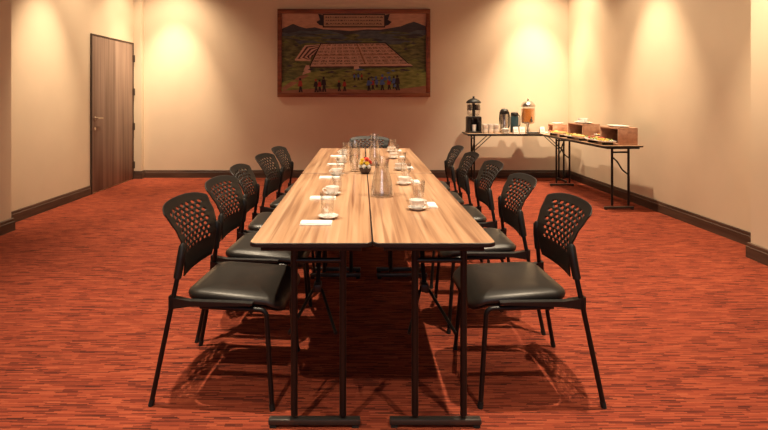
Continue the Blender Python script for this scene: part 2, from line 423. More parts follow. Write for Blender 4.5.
def make_chair():
    R = thing('stacking_chair', 'x', 'chair', group='chairs around the meeting table')
    # cushion
    def ring(z, off, r):
        out = []
        for p in rrect(.216 + off, .220 + off, r, 7, z):
            k = max(0, p.x - .07); w = 1 - .06 * max(0, -p.x / .226)
            out.append(Vector((p.x + .014, p.y * w, z - k * k * 2.4)))
        return out
    b = MB()
    rings = [ring(.432, -.014, .05), ring(.437, -.002, .062), ring(.447, 0, .064), ring(.458, -.004, .06), ring(.466, -.016, .05), ring(.470, -.045, .045), ring(.4665, -.11, .04), ring(.464, -.17, .02)]
    b.loft(rings); seat = b.build('seat', 'leather', R)
    b = MB(); b.loft([ring(.414, -.05, .05), ring(.420, -.012, .06), ring(.431, -.004, .06)])
    b.build('seat_pan', 'plastic', R)
    o = make_backrest().build('backrest', 'plastic', R)
    md = o.modifiers.new('thickness', 'SOLIDIFY'); md.thickness = .005; md.offset = 0
    for s in (-1, 1):
        # rear leg runs on up into the backrest socket
        b = MB(); b.tube([(-.318, s * .262, .012), (-.238, s * .240, .425), (-.208, s * .204, .63)], .0102, 10, fillet=.04)
        lg = b.build('leg', 'black_metal', R)
        b = MB(); b.tube([(-.3205, s * .2626, 0), (-.314, s * .2608, .026)], .0116, 10); b.build('glide', 'rubber', lg)
        b = MB(); b.tube([(.196, s * .248, .012), (.165, s * .226, .405), (-.12, s * .226, .410)], .0102, 10, fillet=.03)
        lg = b.build('leg', 'black_metal', R)
        b = MB(); b.tube([(.197, s * .2487, 0), (.1945, s * .247, .026)], .0116, 10); b.build('glide', 'rubber', lg)
        # flat side rail joining the legs below the seat
        b = MB()
        path = [(-.252, .405, .455), (-.225, .404, .448), (-.16, .414, .438), (-.05, .420, .438), (.06, .424, .438), (.11, .428, .436)]
        b.loft([[Vector((x, s * (.232 + q), z)) for q, z in ((-.014, za), (.014, za), (.014, zb), (-.014, zb))] for x, za, zb in path])
        b.build('side_rail', 'plastic', R)
        # socket that grips the leg at the side of the backrest
        b = MB(); b.tube([(-.224, s * .222, .525), (-.214, s * .209, .60), (-.209, s * .202, .655), (-.211, s * .200, .668)], [.0165, .0180, .0165, .008], 10)
        b.build('backrest_socket', 'plastic', R)
    b = MB(); b.tube([(-.10, -.224, .402), (-.10, .224, .402)], .010, 8); b.build('crossbar', 'black_metal', R)
    b = MB(); b.tube([(.10, -.224, .396), (.10, .224, .396)], .010, 8); b.build('crossbar', 'black_metal', R)
    return R
chair = make_chair()
side = 'black perforated-back chair on the %s side of the table, %s'
ordn = ['nearest the camera', 'second from the camera', 'third from the camera', 'fourth from the camera', 'fifth and farthest from the camera']
LC = [(-.542, 2.405, -.09), (-.528, 2.965, -.08), (-.538, 3.525, .0), (-.498, 4.17, -.11), (-.475, 4.77, -.08)]
RC = [(.688, 2.41, .03), (.678, 3.08, .0), (.672, 3.74, .0), (.632, 4.31, -.02), (.622, 4.88, -.02)]
for (x, y, a), w in zip(LC, ordn): place(chair, USED, (x, y, 0), a, side % ('left', w))
for (x, y, a), w in zip(RC, ordn): place(chair, USED, (x, y, 0), PI + a, side % ('right', w))
place(chair, USED, (.10, 5.765, 0), -PI / 2, 'black perforated-back chair at the far head of the table, facing the camera')

# ------------------------------------------------------------------ tableware
ZT = .7402
def cup_proto():
    R = thing('coffee_cup', 'x', 'cup', group='coffee cups at the place settings')
    b = MB(); b.lathe([(0, .004), (.020, .004), (.021, 0), (.024, 0), (.026, .006), (.036, .025), (.0405, .048), (.0415, .060), (.039, .060), (.0375, .047), (.033, .026), (.022, .010), (0, .009)], 24)
    bmesh.ops.scale(b.bm, vec=(.95, .95, .72), verts=b.bm.verts); b.build('bowl', 'china', R)
    b = MB(); b.tube([(.037, 0, .048), (.055, 0, .050), (.062, 0, .038), (.052, 0, .024), (.032, 0, .018)], .0038, 8, fillet=.012); bmesh.ops.scale(b.bm, vec=(.95, .95, .72), verts=b.bm.verts); b.build('handle', 'china', R)
    return R
def saucer_proto():
    b = MB(); b.lathe([(0, .003), (.026, .003), (.028, 0), (.034, 0), (.042, .006), (.058, .012), (.059, .014), (.042, .0095), (.030, .006), (0, .006)], 30)
    o = b.build('saucer', 'china'); return tag(o, 'x', 'saucer', 'saucers at the place settings')
def napkin_proto():
    R = thing('napkin', 'x', 'napkin', group='folded napkins at the place settings')
    b = MB()
    b.loft([rrect(.070, .034, .004, 2, 0), rrect(.070, .034, .004, 2, .004)]); b.build('lower_fold', 'linen', R)
    b = MB(); b.loft([rrect(.069, .031, .004, 2, .0042, 0, .002), rrect(.0685, .030, .004, 2, .009, 0, .002)]); b.build('upper_fold', 'linen', R)
    return R
def tumbler_proto():
    R = thing('water_tumbler', 'x', 'glass', group='water tumblers at the place settings')
    b = MB(); b.lathe([(0, 0), (.026, 0), (.0285, .003), (.031, .055), (.0335, .112), (.0318, .112), (.0295, .055), (.0265, .014), (0, .012)], 28); b.build('glass_wall', 'glass', R)
    b = MB(); b.lathe([(0, .0125), (.026, .0145), (.0285, .05), (.0288, .056), (0, .056)], 24); b.build('water', 'water', R)
    return R
cup, sau, nap, tum = cup_proto(), saucer_proto(), napkin_proto(), tumbler_proto()
pw = ['nearest the camera', 'second from camera', 'third from camera', 'fourth from camera', 'farthest from camera']
Lp = [(-.150, 2.375), (-.162, 2.93), (-.168, 3.64), (-.158, 4.31), (-.165, 4.88)]
Rp = [(.278, 2.555), (.272, 3.27), (.295, 3.91), (.290, 4.62), (.300, 5.16)]
for i, (x, y) in enumerate(Lp):
    w = 'left row of settings, ' + pw[i]
    so = place(sau, USED, (x, y, ZT), 0, 'white round saucer in the ' + w)
    if i == 0:
        so.scale = (.8, .8, 1)
        place(tum, USED, (-.155, y, ZT + .0065), 0, 'clear tumbler on the saucer in the ' + w)
    else:
        place(cup, USED, (x, y, ZT + .0062), PI + .4, 'white cup on its saucer in the ' + w)
        place(tum, USED, (x + .02, y + .125, ZT), 0, 'clear tumbler behind the cup in the ' + w)
    place(nap, USED, (x - .047, y - .105, ZT), -.02, 'folded white napkin in the ' + w)
for i, (x, y) in enumerate(Rp):
    w = 'right row of settings, ' + pw[i]
    place(sau, USED, (x, y, ZT), 0, 'white round saucer in the ' + w)
    place(cup, USED, (x, y, ZT + .0062), .5, 'white cup on its saucer in the ' + w)
    place(tum, USED, (x + .03, y + .20, ZT), 0, 'clear tumbler behind the cup in the ' + w)
    place(nap, USED, (x + .085, y + .085, ZT), PI / 2, 'folded white napkin in the ' + w).scale = (.8, .7, 1)
# carafes
def carafe(loc, label, h=.235, k=1.0):
    R = thing('water_carafe', label, 'carafe', loc, 0, 'glass water vessels along the table centre')
    p = [(0, 0), (.058, 0), (.062, .006), (.060, .03), (.048, .10), (.036, .155), (.033, .185), (.042, .232), (.0405, .233), (.031, .186), (.034, .154), (.046, .098), (.058, .03), (.058, .012), (0, .010)]
    b = MB(); b.lathe([(r * k, z * h / .235) for r, z in p], 32); b.build('glass_body', 'glass_thick', R)
    b = MB(); b.lathe([(0, .0105), (.0575 * k, .0125), (.0575 * k, .03), (.0475 * k, .088), (0, .088)], 28); b.build('water', 'water', R)
    return R
carafe((.117, 2.90, ZT), 'wide conical glass water carafe on the right table, nearest the camera', .22, 1.1)
carafe((.110, 4.19, ZT), 'tall glass water carafe behind the flowers, right of the table seam', .255, .9)
R = thing('glass_jug', 'tall straight glass jug left of the flower bowl on the table', 'jug', (-.045, 3.84, ZT), 0, 'glass water vessels along the table centre')
b = MB(); b.lathe([(0, 0), (.037, 0), (.040, .005), (.043, .10), (.041, .18), (.046, .225), (.0445, .2255), (.039, .18), (.041, .10), (.037, .012), (0, .010)], 28); b.build('glass_body', 'glass_thick', R)
b = MB(); b.lathe([(0, .0105), (.0365, .0125), (.0405, .10), (.0405, .12), (0, .12)], 24); b.build('water', 'water', R)
b = MB(); b.tube([(-.041, 0, .19), (-.085, 0, .185), (-.088, 0, .10), (-.043, 0, .06)], .006, 8, fillet=.03); b.build('handle', 'glass_thick', R)
# flower bowl
R = thing('flower_arrangement', 'small bowl of red, yellow and white flowers on the table seam', 'flowers', (.030, 3.74, ZT))
b = MB(); b.lathe([(0, 0), (.026, 0), (.030, .004), (.043, .025), (.046, .045), (.043, .045), (.040, .026), (.026, .010), (0, .010)], 26); b.build('bowl', 'bowl_dark', R)
def blossom(loc, r, m, tilt):
    b = MB()
    for lay, (n, rr, dz) in enumerate(((7, 1.0, 0), (6, .72, .28), (4, .42, .5))):
        for k in range(n):
            a = 2 * PI * k / n + lay * .5
            c, s_ = math.cos(a), math.sin(a)
            for side_ in (1,):
                p = [(0, 0, dz * r * .6), (c * rr * .55 * r - s_ * .3 * r, s_ * rr * .55 * r + c * .3 * r, dz * r + .12 * r), (c * rr * r, s_ * rr * r, dz * r + .10 * r), (c * rr * .55 * r + s_ * .3 * r, s_ * rr * .55 * r - c * .3 * r, dz * r + .12 * r)]
                b.poly(p); b.poly([(x, y, z - .002) for x, y, z in p[::-1]])
    b.lathe([(0, .1 * r), (.30 * r, .30 * r), (.22 * r, .62 * r), (0, .72 * r)], 10)
    bmesh.ops.rotate(b.bm, verts=b.bm.verts, cent=(0, 0, 0), matrix=Matrix.Rotation(tilt[0], 3, 'X') @ Matrix.Rotation(tilt[1], 3, 'Y'))
    return b.build('blossom', m, R, loc=loc, normals=False)
for (x, y, z, r, m, t) in ((.012, -.010, .100, .026, 'petal_red', (.5, .2)), (-.020, -.006, .096, .021, 'petal_yellow', (.6, -.5)), (-.026, -.022, .078, .020, 'petal_yellow', (.9, -.6)),
                           (.012, -.026, .076, .022, 'petal_yellow', (1.0, .2)), (.034, -.008, .082, .020, 'petal_red', (.5, .8)), (.0, .024, .10, .024, 'petal_red', (-.4, 0)),
                           (-.008, -.036, .056, .020, 'petal_white', (1.1, 0)), (.026, -.032, .055, .018, 'petal_white', (1.1, .5)), (-.034, -.020, .056, .018, 'petal_white', (.9, -.8)), (-.03, .02, .075, .02, 'petal_white', (-.5, -.6)), (.03, .02, .075, .02, 'petal_yellow', (-.5, .6))):
    blossom((x, y, z), r, m, t)
b = MB()
for k in range(22):
    a = 2 * PI * k / 22 + random.uniform(-.1, .1); l = random.uniform(.035, .055); z = random.uniform(.04, .075)
    c, s_ = math.cos(a), math.sin(a); w = .009
    b.poly([(c * .012, s_ * .012, .040), (c * l * .6 - s_ * w, s_ * l * .6 + c * w, z), (c * l, s_ * l, z + .006), (c * l * .6 + s_ * w, s_ * l * .6 - c * w, z)])
fo = b.build('foliage', 'leaf', R, normals=False); fo['kind'] = 'stuff'
for x, y, h in ((.012, -.008, .1), (-.02, -.004, .094), (.0, .02, .1)):
    b = MB(); b.tube([(x * .4, y * .4, .012), (x, y, h)], .0022, 6); b.build('stem', 'leaf', R)

# ------------------------------------------------------------------ painting
px0, px1, pz0, pz1 = -1.322, 1.097, 1.28, 2.672
R = thing('framed_painting', 'large framed painting of a walled town among hills on the back wall', 'painting', ((px0 + px1) / 2, YB - .028, (pz0 + pz1) / 2))
W2, H2 = (px1 - px0) / 2, (pz1 - pz0) / 2
fw = .068
M['frame'] = wood_mat('red_brown_frame', (.13, .035, .016), (.21, .062, .026), (.27, .088, .038), 'X', 30, 2, .45, .4)
for nm, (x, z, sx, sz) in {'a': (0, H2 - fw / 2, 2 * W2, fw), 'b': (0, -H2 + fw / 2, 2 * W2, fw), 'c': (-W2 + fw / 2, 0, fw, 2 * H2 - 2 * fw), 'd': (W2 - fw / 2, 0, fw, 2 * H2 - 2 * fw)}.items():
    b = MB(); b.box((x, 0, z), (sx, .05, sz), bevel=.006); b.build('frame_rail', 'frame', R)
cols = {'sky': ((.42, .24, .17), (.55, .32, .22)), 'ridge': ((.035, .038, .05), (.06, .058, .07)), 'hill_blue': ((.045, .065, .085), (.11, .13, .14)), 'hill_green': ((.03, .045, .022), (.19, .19, .08)),
        'plain': ((.05, .07, .03), (.22, .22, .08)), 'town': ((.50, .32, .24), (.66, .44, .34)), 'roof': ((.10, .030, .030), (.16, .055, .05)), 'line': ((.07, .035, .04), (.10, .05, .05)),
        'grass': ((.09, .12, .03), (.28, .31, .09)), 'path': ((.24, .11, .07), (.32, .16, .10)), 'blue': ((.05, .10, .28), (.09, .17, .40)), 'red': ((.28, .035, .03), (.40, .06, .045)), 'dark': ((.018, .014, .018), (.03, .02, .025)), 'scroll': ((.34, .22, .15), (.42, .28, .19))}
pk = list(cols)
for k, (a, c) in cols.items(): M['paint_' + k] = noisy('paint_' + k, a, c, (9, 14, 30), .6, 6, .3)
b = MB(); lay = [0]
iw, ih = W2 - fw, H2 - fw
rp = random.Random(3)
def P(u, v): return (-iw + 2 * iw * u, ih - 2 * ih * v)
def Q(col, pts, raw=False):
    lay[0] += 1; b.mi = pk.index(col); y = .012 - .00004 * lay[0]
    b.poly([(P(u, v)[0], y, P(u, v)[1]) for u, v in pts])
def R4(col, u0, v0, u1, v1): Q(col, [(u0, v0), (u1, v0), (u1, v1), (u0, v1)])
def F(x, y): return ((x - 52) / 585, (y - 58) / 312)
R4('plain', 0, 0, 1, 1)
R4('sky', 0, 0, 1, .24)
ridge = [(52, 118), (75, 108), (97, 98), (120, 108), (150, 116), (185, 112), (220, 120), (270, 122), (330, 126), (400, 120), (450, 122), (500, 114), (535, 108), (560, 98), (588, 90), (612, 98), (637, 108)]
Q('ridge', [F(*p) for p in ridge] + [F(637, 200), F(52, 200)])
for i, (y0, col) in enumerate(((132, 'hill_blue'), (148, 'hill_green'), (158, 'hill_blue'), (172, 'plain'))):
    pts = [(52 + 585 * k / 16, y0 + 9 * math.sin(k * 1.1 + i * 2.2) + rp.uniform(-3, 3)) for k in range(17)]
    Q(col, [F(*p) for p in pts] + [F(637, 270), F(52, 270)])
for k in range(34):
    x, y = rp.uniform(60, 620), rp.uniform(128, 176); l = rp.uniform(20, 70); h = rp.uniform(3, 9)
    Q(rp.choice(['hill_blue', 'hill_green', 'ridge', 'hill_blue']), [F(max(53, x - l), y + h), F(max(54, x - l * .3), y - h * .4), F(min(635, x + l * .4), y), F(min(636, x + l), y + h)])
Q('hill_green', [F(52, 150), F(100, 160), F(150, 200), F(110, 260), F(52, 300)])
Q('hill_green', [F(637, 140), F(590, 165), F(530, 180), F(590, 240), F(637, 260)])
for k in range(26):
    x, y = rp.choice([rp.uniform(55, 120), rp.uniform(550, 620)]), rp.uniform(165, 300); l = rp.uniform(8, 24)
    Q(rp.choice(['ridge', 'hill_green', 'plain', 'grass']), [F(max(53, x - l), y + 4), F(x, y - 3), F(min(635, x + l), y + 3), F(x, y + 6)])
# the town: streets and rows of roofs on a pale quadrilateral
A_, B_, C_, D_ = (212, 178), (470, 175), (572, 262), (168, 265)
def TQ(s, t):
    x0, y0 = A_[0] + (D_[0] - A_[0]) * t, A_[1] + (D_[1] - A_[1]) * t; x1, y1 = B_[0] + (C_[0] - B_[0]) * t, B_[1] + (C_[1] - B_[1]) * t
    return F(x0 + (x1 - x0) * s, y0 + (y1 - y0) * s)
Q('dark', [F(208, 174), F(474, 171), F(584, 268), F(160, 271)])
Q('town', [TQ(0, 0), TQ(1, 0), TQ(1, 1), TQ(0, 1)])
for i in range(12):
    for j in range(7):
        s0, t0 = i / 12 + .008, j / 7 + .02; s1, t1 = (i + 1) / 12 - .010, (j + 1) / 7 - .035
        for q in range(8):
            sa = s0 + (s1 - s0) * ((q % 4) + rp.uniform(.0, .25)) / 4; sb = sa + (s1 - s0) * rp.uniform(.13, .24); ta = t0 + (t1 - t0) * ((q // 4) * .5 + rp.uniform(0, .15)); tb2 = ta + (t1 - t0) * rp.uniform(.2, .40)
            Q(rp.choice(['roof', 'line', 'dark', 'dark', 'line', 'path']), [TQ(sa, ta), TQ(sb, ta), TQ(sb, tb2), TQ(sa, tb2)])
for s in (.55,): Q('path', [TQ(s, 0), TQ(s + .014, 0), TQ(s + .014, 1), TQ(s, 1)])
for t in (.5,): Q('path', [TQ(0, t), TQ(1, t), TQ(1, t + .03), TQ(0, t + .03)])
for k in range(8):   # terraces on the left
    d = k * 11
    e = k * 6
    Q('town' if k % 2 == 0 else 'line', [F(208 - e * .3, 180 + e * .5), F(146 + e * 1.1, 184 + e * .7), F(106 + e * 1.6, 240 - e * .4), F(166, 243 - e * .1)])
Q('town', [F(106, 236), F(170, 240), F(168, 246), F(106, 243)])
Q('town', [F(172, 259), F(572, 256), F(584, 264), F(168, 267)])
Q('line', [F(168, 267), F(584, 264), F(580, 269), F(172, 272)])
Q('town', [F(345, 262), F(362, 260), F(370, 284), F(344, 284)])
Q('town', [F(150, 262), F(164, 262), F(172, 300), F(136, 300), F(140, 284)])
# foreground
Q('grass', [F(52, 330), F(180, 285), F(345, 278), F(575, 272), F(637, 290), F(637, 370), F(52, 370)])
Q('path', [F(52, 350), F(130, 302), F(165, 300), F(100, 340), F(60, 364)])
Q('path', [F(52, 362), F(200, 352), F(420, 360), F(560, 352), F(637, 342), F(637, 370), F(52, 370)])
for k in range(46):
    x, y = rp.uniform(90, 620), rp.uniform(276, 345); l = rp.uniform(6, 22)
    Q(rp.choice(['plain', 'hill_green', 'grass', 'ridge', 'blue' if 320 < x < 520 else 'plain']), [F(x - l, y + 3), F(x, y - 3), F(min(635, x + l), y + 2), F(x, y + 5)])
def figure(x, y, h, c1, c2):
    Q('dark', [F(x - h * .10, y), F(x - h * .04, y - h * .45), F(x + h * .06, y - h * .45), F(x + h * .02, y)])
    Q('dark', [F(x + h * .08, y), F(x - h * .02, y - h * .45), F(x + h * .08, y - h * .45), F(x + h * .18, y)])
    Q(c1, [F(x - h * .17, y - h * .4), F(x - h * .09, y - h * .78), F(x + h * .11, y - h * .78), F(x + h * .18, y - h * .4)])
    Q(c2, [F(x - h * .07, y - h * .80), F(x - h * .07, y - h * .96), F(x + h * .07, y - h * .96), F(x + h * .07, y - h * .80)])
for x, y, h, c1, c2 in ((127, 368, 58, 'red', 'dark'), (190, 368, 54, 'dark', 'red'), (205, 366, 50, 'red', 'dark'), (222, 366, 62, 'dark', 'dark'), (284, 364, 44, 'dark', 'red'), (306, 364, 48, 'red', 'dark'), (346, 322, 30, 'blue', 'red'), (362, 322, 32, 'blue', 'dark'), (376, 320, 28, 'red', 'dark'),
                        (404, 362, 52, 'blue', 'dark'), (420, 358, 46, 'red', 'blue'), (436, 350, 42, 'blue', 'dark'), (458, 360, 54, 'blue', 'red'), (486, 358, 50, 'red', 'blue'), (506, 354, 52, 'blue', 'dark'), (520, 360, 62, 'dark', 'dark')):
    figure(x, y, h, c1, c2)
for k in range(12):
    x, y = rp.uniform(395, 525), rp.uniform(300, 345); Q('blue', [F(x - 5, y + 5), F(x - 3, y - 5), F(x + 5, y - 4), F(x + 4, y + 5)])
# banner with illegible brushed script
Q('dark', [F(200, 60), F(222, 66), F(222, 108), F(206, 104), F(192, 92), F(208, 84)])
Q('dark', [F(490, 60), F(470, 66), F(470, 108), F(484, 104), F(498, 92), F(482, 84)])
R4('dark', *F(219, 61), *F(471, 114)); R4('scroll', *F(223, 65), *F(467, 109))
for r_ in range(3):
    x = 230
    while x < 456:
        w_ = rp.uniform(4, 13); y = 70 + r_ * 13
        Q('line', [F(x, y + 3 + rp.uniform(-1, 1)), F(x + w_ * .5, y + rp.uniform(-1, 2)), F(x + w_, y + 4), F(x + w_, y + 7), F(x + w_ * .5, y + 4 + rp.uniform(-1, 2)), F(x, y + 7)])
        x += w_ + rp.uniform(2, 4)
b.build('canvas', ['paint_' + k for k in pk], R, smooth=False, normals=False)
b = MB(); b.box((0, .019, 0), (2 * iw + .01, .010, 2 * ih + .01)); b.build('backing_board', 'crate_dark', R, smooth=False)

# ------------------------------------------------------------------ buffet tables
BL = 1.62
bt = make_table(BL, .46, 'buffet_table', 'wood-topped folding table against the back wall, carrying drinks', 'buffet tables in the corner', .105, False)
bt.location = (1.572 + BL / 2, 7.85, 0); bt.rotation_euler = (0, 0, PI / 2)
BL = 1.80
b2 = make_table(BL, .46, 'buffet_table', '', 'buffet tables in the corner', .105, False); ang = math.radians(2.2)
RB0 = Vector((3.022, 5.775 + BL / 2, 0)); RB0.x = 2.915
b2.location = RB0; b2.rotation_euler = (0, 0, ang)
b2['label'] = 'wood-topped folding table along the right wall, carrying food'
def rb(x, y):      # from the right table's own axes (x from its left edge, y from its near end) to the room
    p = Vector((x - .23, y - BL / 2, 0)); p.rotate(Matrix.Rotation(ang, 3, 'Z')); return (RB0.x + p.x, RB0.y + p.y)

# hot-drink dispenser
R = thing('drink_dispenser', 'tall black twin drink dispenser at the left end of the drinks table', 'dispenser', (1.715, 7.86, ZT))
b = MB()
for sx in (-1, 1): b.box((sx * .083, 0, .125), (.045, .17, .23), bevel=.01)
b.box((0, .055, .125), (.14, .06, .23), bevel=.005); b.box((0, -.01, .228), (.20, .17, .04), bevel=.01); b.box((0, 0, .012), (.215, .20, .024), bevel=.006)
b.build('base', 'plastic', R)
for sx in (-1, 1):
    b = MB(); b.lathe([(0, .25), (.030, .25), (.046, .285), (.050, .33), (.050, .45), (.047, .45), (.047, .33), (.043, .287), (0, .255)], 20, (sx * .055, 0, 0)); b.build('canister', 'glass_thick', R)
    b = MB(); b.lathe([(0, .34), (.046, .34), (.046, .425), (0, .43)], 18, (sx * .055, 0, 0)); b.build('contents', 'bowl_dark', R)
    b = MB(); b.tube([(sx * .04, -.085, .215), (sx * .04, -.105, .20), (sx * .04, -.105, .165)], .010, 8, fillet=.01); b.build('spout', 'plastic', R)
b = MB(); b.box((0, 0, .345), (.030, .10, .20), bevel=.008); b.build('centre_post', 'plastic', R)
b = MB(); b.lathe([(0, .448), (.112, .448), (.112, .468), (.085, .495), (.045, .515), (.018, .522), (.014, .535), (.020, .548), (0, .556)], 24, (0, 0, 0), (1, .72)); b.build('lid', 'plastic', R)
b = MB(); b.lathe([(0, 0), (.030, 0), (.034, .06), (.034, .10), (.031, .10), (.031, .06), (.027, .006), (0, .005)], 18, (0, -.03, .024)); b.build('jug', 'china', R)

# cups on the drinks table
def plain_cup():
    b = MB(); b.lathe([(0, .004), (.022, .004), (.023, 0), (.026, 0), (.029, .008), (.037, .032), (.0385, .066), (.036, .066), (.0345, .032), (.024, .010), (0, .009)], 18)
    return tag(b.build('buffet_cup', 'china'), 'x', 'cup', 'white cups stacked beside the drink dispenser')
pc = plain_cup()
for k, (x, row) in enumerate([(1.868 + .082 * i, r) for r in range(2) for i in range(3)]):
    for lev in range(2):
        w = ['left', 'middle', 'right'][k % 3]
        place(pc, USED, (x + (.01 if row else 0), 7.755 + row * .085, ZT + lev * .0665), 0,
              'white cup beside the dispenser, %s row, %s of three, %s layer' % ('front' if row == 0 else 'back', w, 'upper' if lev else 'lower'))
# airpot
R = thing('airpot', 'steel airpot with black pump top on the drinks table', 'airpot', (2.195, 7.90, ZT))
b = MB(); b.lathe([(0, 0), (.066, 0), (.068, .01), (.068, .27), (.060, .285), (0, .285)], 28); b.build('body', 'chrome', R)
b = MB(); b.lathe([(0, .283), (.062, .283), (.066, .295), (.064, .33), (.050, .352), (.030, .362), (0, .366)], 28); b.box((0, -.06, .322), (.04, .07, .03), bevel=.006); b.build('pump_top', 'plastic', R)
b = MB(); b.tube([(-.066, 0, .315), (-.076, 0, .20), (-.066, 0, .13)], .008, 8, fillet=.04); b.build('handle', 'plastic', R)
b = MB(); b.tube([(.066, 0, .315), (.080, 0, .25), (.078, -.01, .12), (.068, -.01, .08)], .007, 8, fillet=.04); b.build('side_strap', 'plastic', R)
b = MB(); b.lathe([(.0685, .0), (.0705, .0), (.0705, .02), (.0685, .02)], 28); b.build('base_ring', 'plastic', R)
R = thing('thermos_flask', 'shorter dark thermos flask right of the steel airpot', 'thermos', (2.352, 7.91, ZT))
b = MB(); b.lathe([(0, 0), (.060, 0), (.062, .008), (.062, .235), (.054, .25), (0, .25)], 28); b.build('body', 'airpot_dark', R)
b = MB(); b.lathe([(0, .248), (.056, .248), (.058, .262), (.055, .295), (.040, .308), (0, .312)], 28); b.box((0, -.05, .27), (.03, .05, .022), bevel=.004); b.build('lid', 'plastic', R)
b = MB(); b.tube([(.058, 0, .27), (.085, 0, .25), (.085, 0, .11), (.060, 0, .09)], .007, 8, fillet=.03); b.build('handle', 'plastic', R)
# juice dispenser
R = thing('juice_dispenser', 'clear dispenser of orange juice with a domed steel lid', 'juice dispenser', (2.555, 7.89, ZT))
b = MB(); b.lathe([(0, 0), (.085, 0), (.088, .008), (.05, .016), (.022, .03), (.018, .075), (.03, .125), (.085, .140), (.098, .150), (.098, .158), (0, .158)], 28); b.build('stand', 'chrome', R)
b = MB(); b.lathe([(.100, .158), (.104, .16), (.104, .395), (.101, .395), (.101, .16)], 32); b.build('tank', 'glass', R)
b = MB(); b.lathe([(0, .1605), (.0995, .1605), (.0995, .368), (0, .368)], 32); b.build('juice', 'juice', R)
b = MB(); b.lathe([(0, .394), (.107, .394), (.107, .405), (.098, .432), (.075, .462), (.040, .480), (.014, .485), (.010, .497), (.016, .510), (.010, .520), (0, .523)], 32); b.build('lid', 'chrome', R)
b = MB(); b.tube([(.01, -.098, .195), (.01, -.135, .195), (.01, -.145, .17)], .013, 10, fillet=.01); b.box((.01, -.133, .222), (.012, .012, .045), bevel=.003); b.build('tap', 'plastic', R)
# tent cards
def tent_card():
    R = thing('tent_card', 'x', 'sign', group='small tent cards on the drinks table')
    b = MB()
    for s in (-1, 1):
        b.bar((0, s * .028, .001), (0, s * .001, .098), .072, .0012, (1, 0, 0)) if False else None
    rot = math.atan2(.027, .097)
    b.box((0, -.0145, .0495), (.072, .0012, .101), Matrix.Rotation(-rot, 3, 'X')); b.box((0, .0145, .0495), (.072, .0012, .101), Matrix.Rotation(rot, 3, 'X'))
    b.build('card', 'paper', R, smooth=False)
    b = MB(); rm = Matrix.Rotation(-rot, 3, 'X')
    b.box(Vector((0, -.0145, .0495)) + rm @ Vector((0, -.001, -.036)), (.060, .0006, .018), rm); b.build('print_band', 'card_art', R, smooth=False)
    b = MB()
    for z in (.012, .0, -.012): b.box(Vector((0, -.0145, .0495)) + rm @ Vector((0, -.001, z)), (.044, .0006, .003), rm)
    b.build('print_line', 'ink', R, smooth=False)
    return R
tc_ = tent_card()
for x, y, a, lb in ((2.300, 7.68, .1, 'white tent card in front of the thermos flask'), (2.395, 7.675, -.1, 'white tent card in front of the juice dispenser, beside the thermos'), (2.70, 7.70, .15, 'white tent card right of the juice dispenser')):
    place(tc_, USED, (x, y, ZT), a, lb)
# stacked side plates
def plate(name, r, m='china'):
    b = MB(); b.lathe([(0, .002), (r * .6, .002), (r * .62, 0), (r * .68, .0), (r, .012), (r, .014), (r * .66, .0045), (0, .0045)], 28); return b.build(name, m)
pp = tag(plate('side_plate', .062), 'x', 'plate', 'side plates stacked in front of the airpot')
nm_ = ['bottom', 'second from the bottom', 'third from the bottom', 'fourth from the bottom', 'fifth from the bottom', 'top']
for k in range(6): place(pp, USED, (2.165, 7.725, ZT + k * .0105), 0, 'white side plate in front of the airpot, %s of its stack' % nm_[k])
b = MB(); b.loft([rrect(.085, .05, .012, 4, 0), rrect(.10, .062, .014, 4, .018), rrect(.094, .056, .012, 4, .018), rrect(.08, .046, .01, 4, .005)], True, True)
tag(b.build('drip_tray', 'plastic', loc=(2.56, 7.70, ZT)), 'low black tray in front of the juice dispenser', 'tray')
b = MB(); b.loft([rrect(.10, .075, .01, 3, 0), rrect(.10, .075, .01, 3, .012)]); 
tag(b.build('napkin_stack', 'linen', loc=(2.875, 7.74, ZT)), 'flat pile of white paper napkins on the drinks table near the corner', 'napkins')

# crates used as risers
def crate(lx, ly, h, loc, rz, label, open_left=True):
    R = thing('wooden_crate', label, 'crate', (*loc, ZT), rz, 'wooden riser crates on the buffet')
    t = .016
    b = MB(); b.box((0, 0, h - t / 2), (lx, ly, t), bevel=.002); b.build('top_board', 'crate', R)
    b = MB(); b.box((0, 0, t / 2), (lx, ly, t), bevel=.002); b.build('bottom_board', 'crate', R)
    for s in (-1, 1):
        b = MB(); b.box((0, s * (ly / 2 - t / 2), h / 2), (lx, t, h - 2 * t), bevel=.002); b.build('end_board', 'crate', R)
    b = MB(); b.box((lx / 2 - t / 2, 0, h / 2), (t, ly - 2 * t, h - 2 * t)); b.build('back_board', 'crate_dark', R)
    return R
c1 = rb(.322, .30); c2 = rb(.285, 1.10)
crate(.225, .42, .195, c1, ang, 'open wooden crate at the near end of the food table')
crate(.225, .44, .195, c2, ang, 'open wooden crate halfway along the food table')
crate(.22, .20, .125, (3.03, 7.95), 0, 'low wooden crate on the drinks table, by the room corner')
# oval plates on the crates
def oval(name, rx, ry, loc, rz, label, cat='platter', grp=None):
    b = MB(); b.lathe([(0, .002), (.6, .002), (.62, 0), (.70, 0), (1, .014), (1, .017), (.68, .006), (0, .005)], 32)
    for v in b.bm.verts: v.co.x *= rx; v.co.y *= ry
    o = b.build(name, 'china', loc=loc); o.rotation_euler = (0, 0, rz)
    return tag(o, label, cat, grp)
GP = 'white serving platters on the buffet'
oval('serving_platter', .095, .19, (*c1, ZT + .1955), ang, 'white oval platter on top of the near wooden crate', grp=GP)
oval('serving_platter', .095, .19, (*c2, ZT + .1955), ang, 'white oval platter on top of the middle wooden crate', grp=GP)
oval('serving_platter', .09, .085, (3.03, 7.95, ZT + .1255), 0, 'white round platter on top of the low crate in the corner', grp=GP)
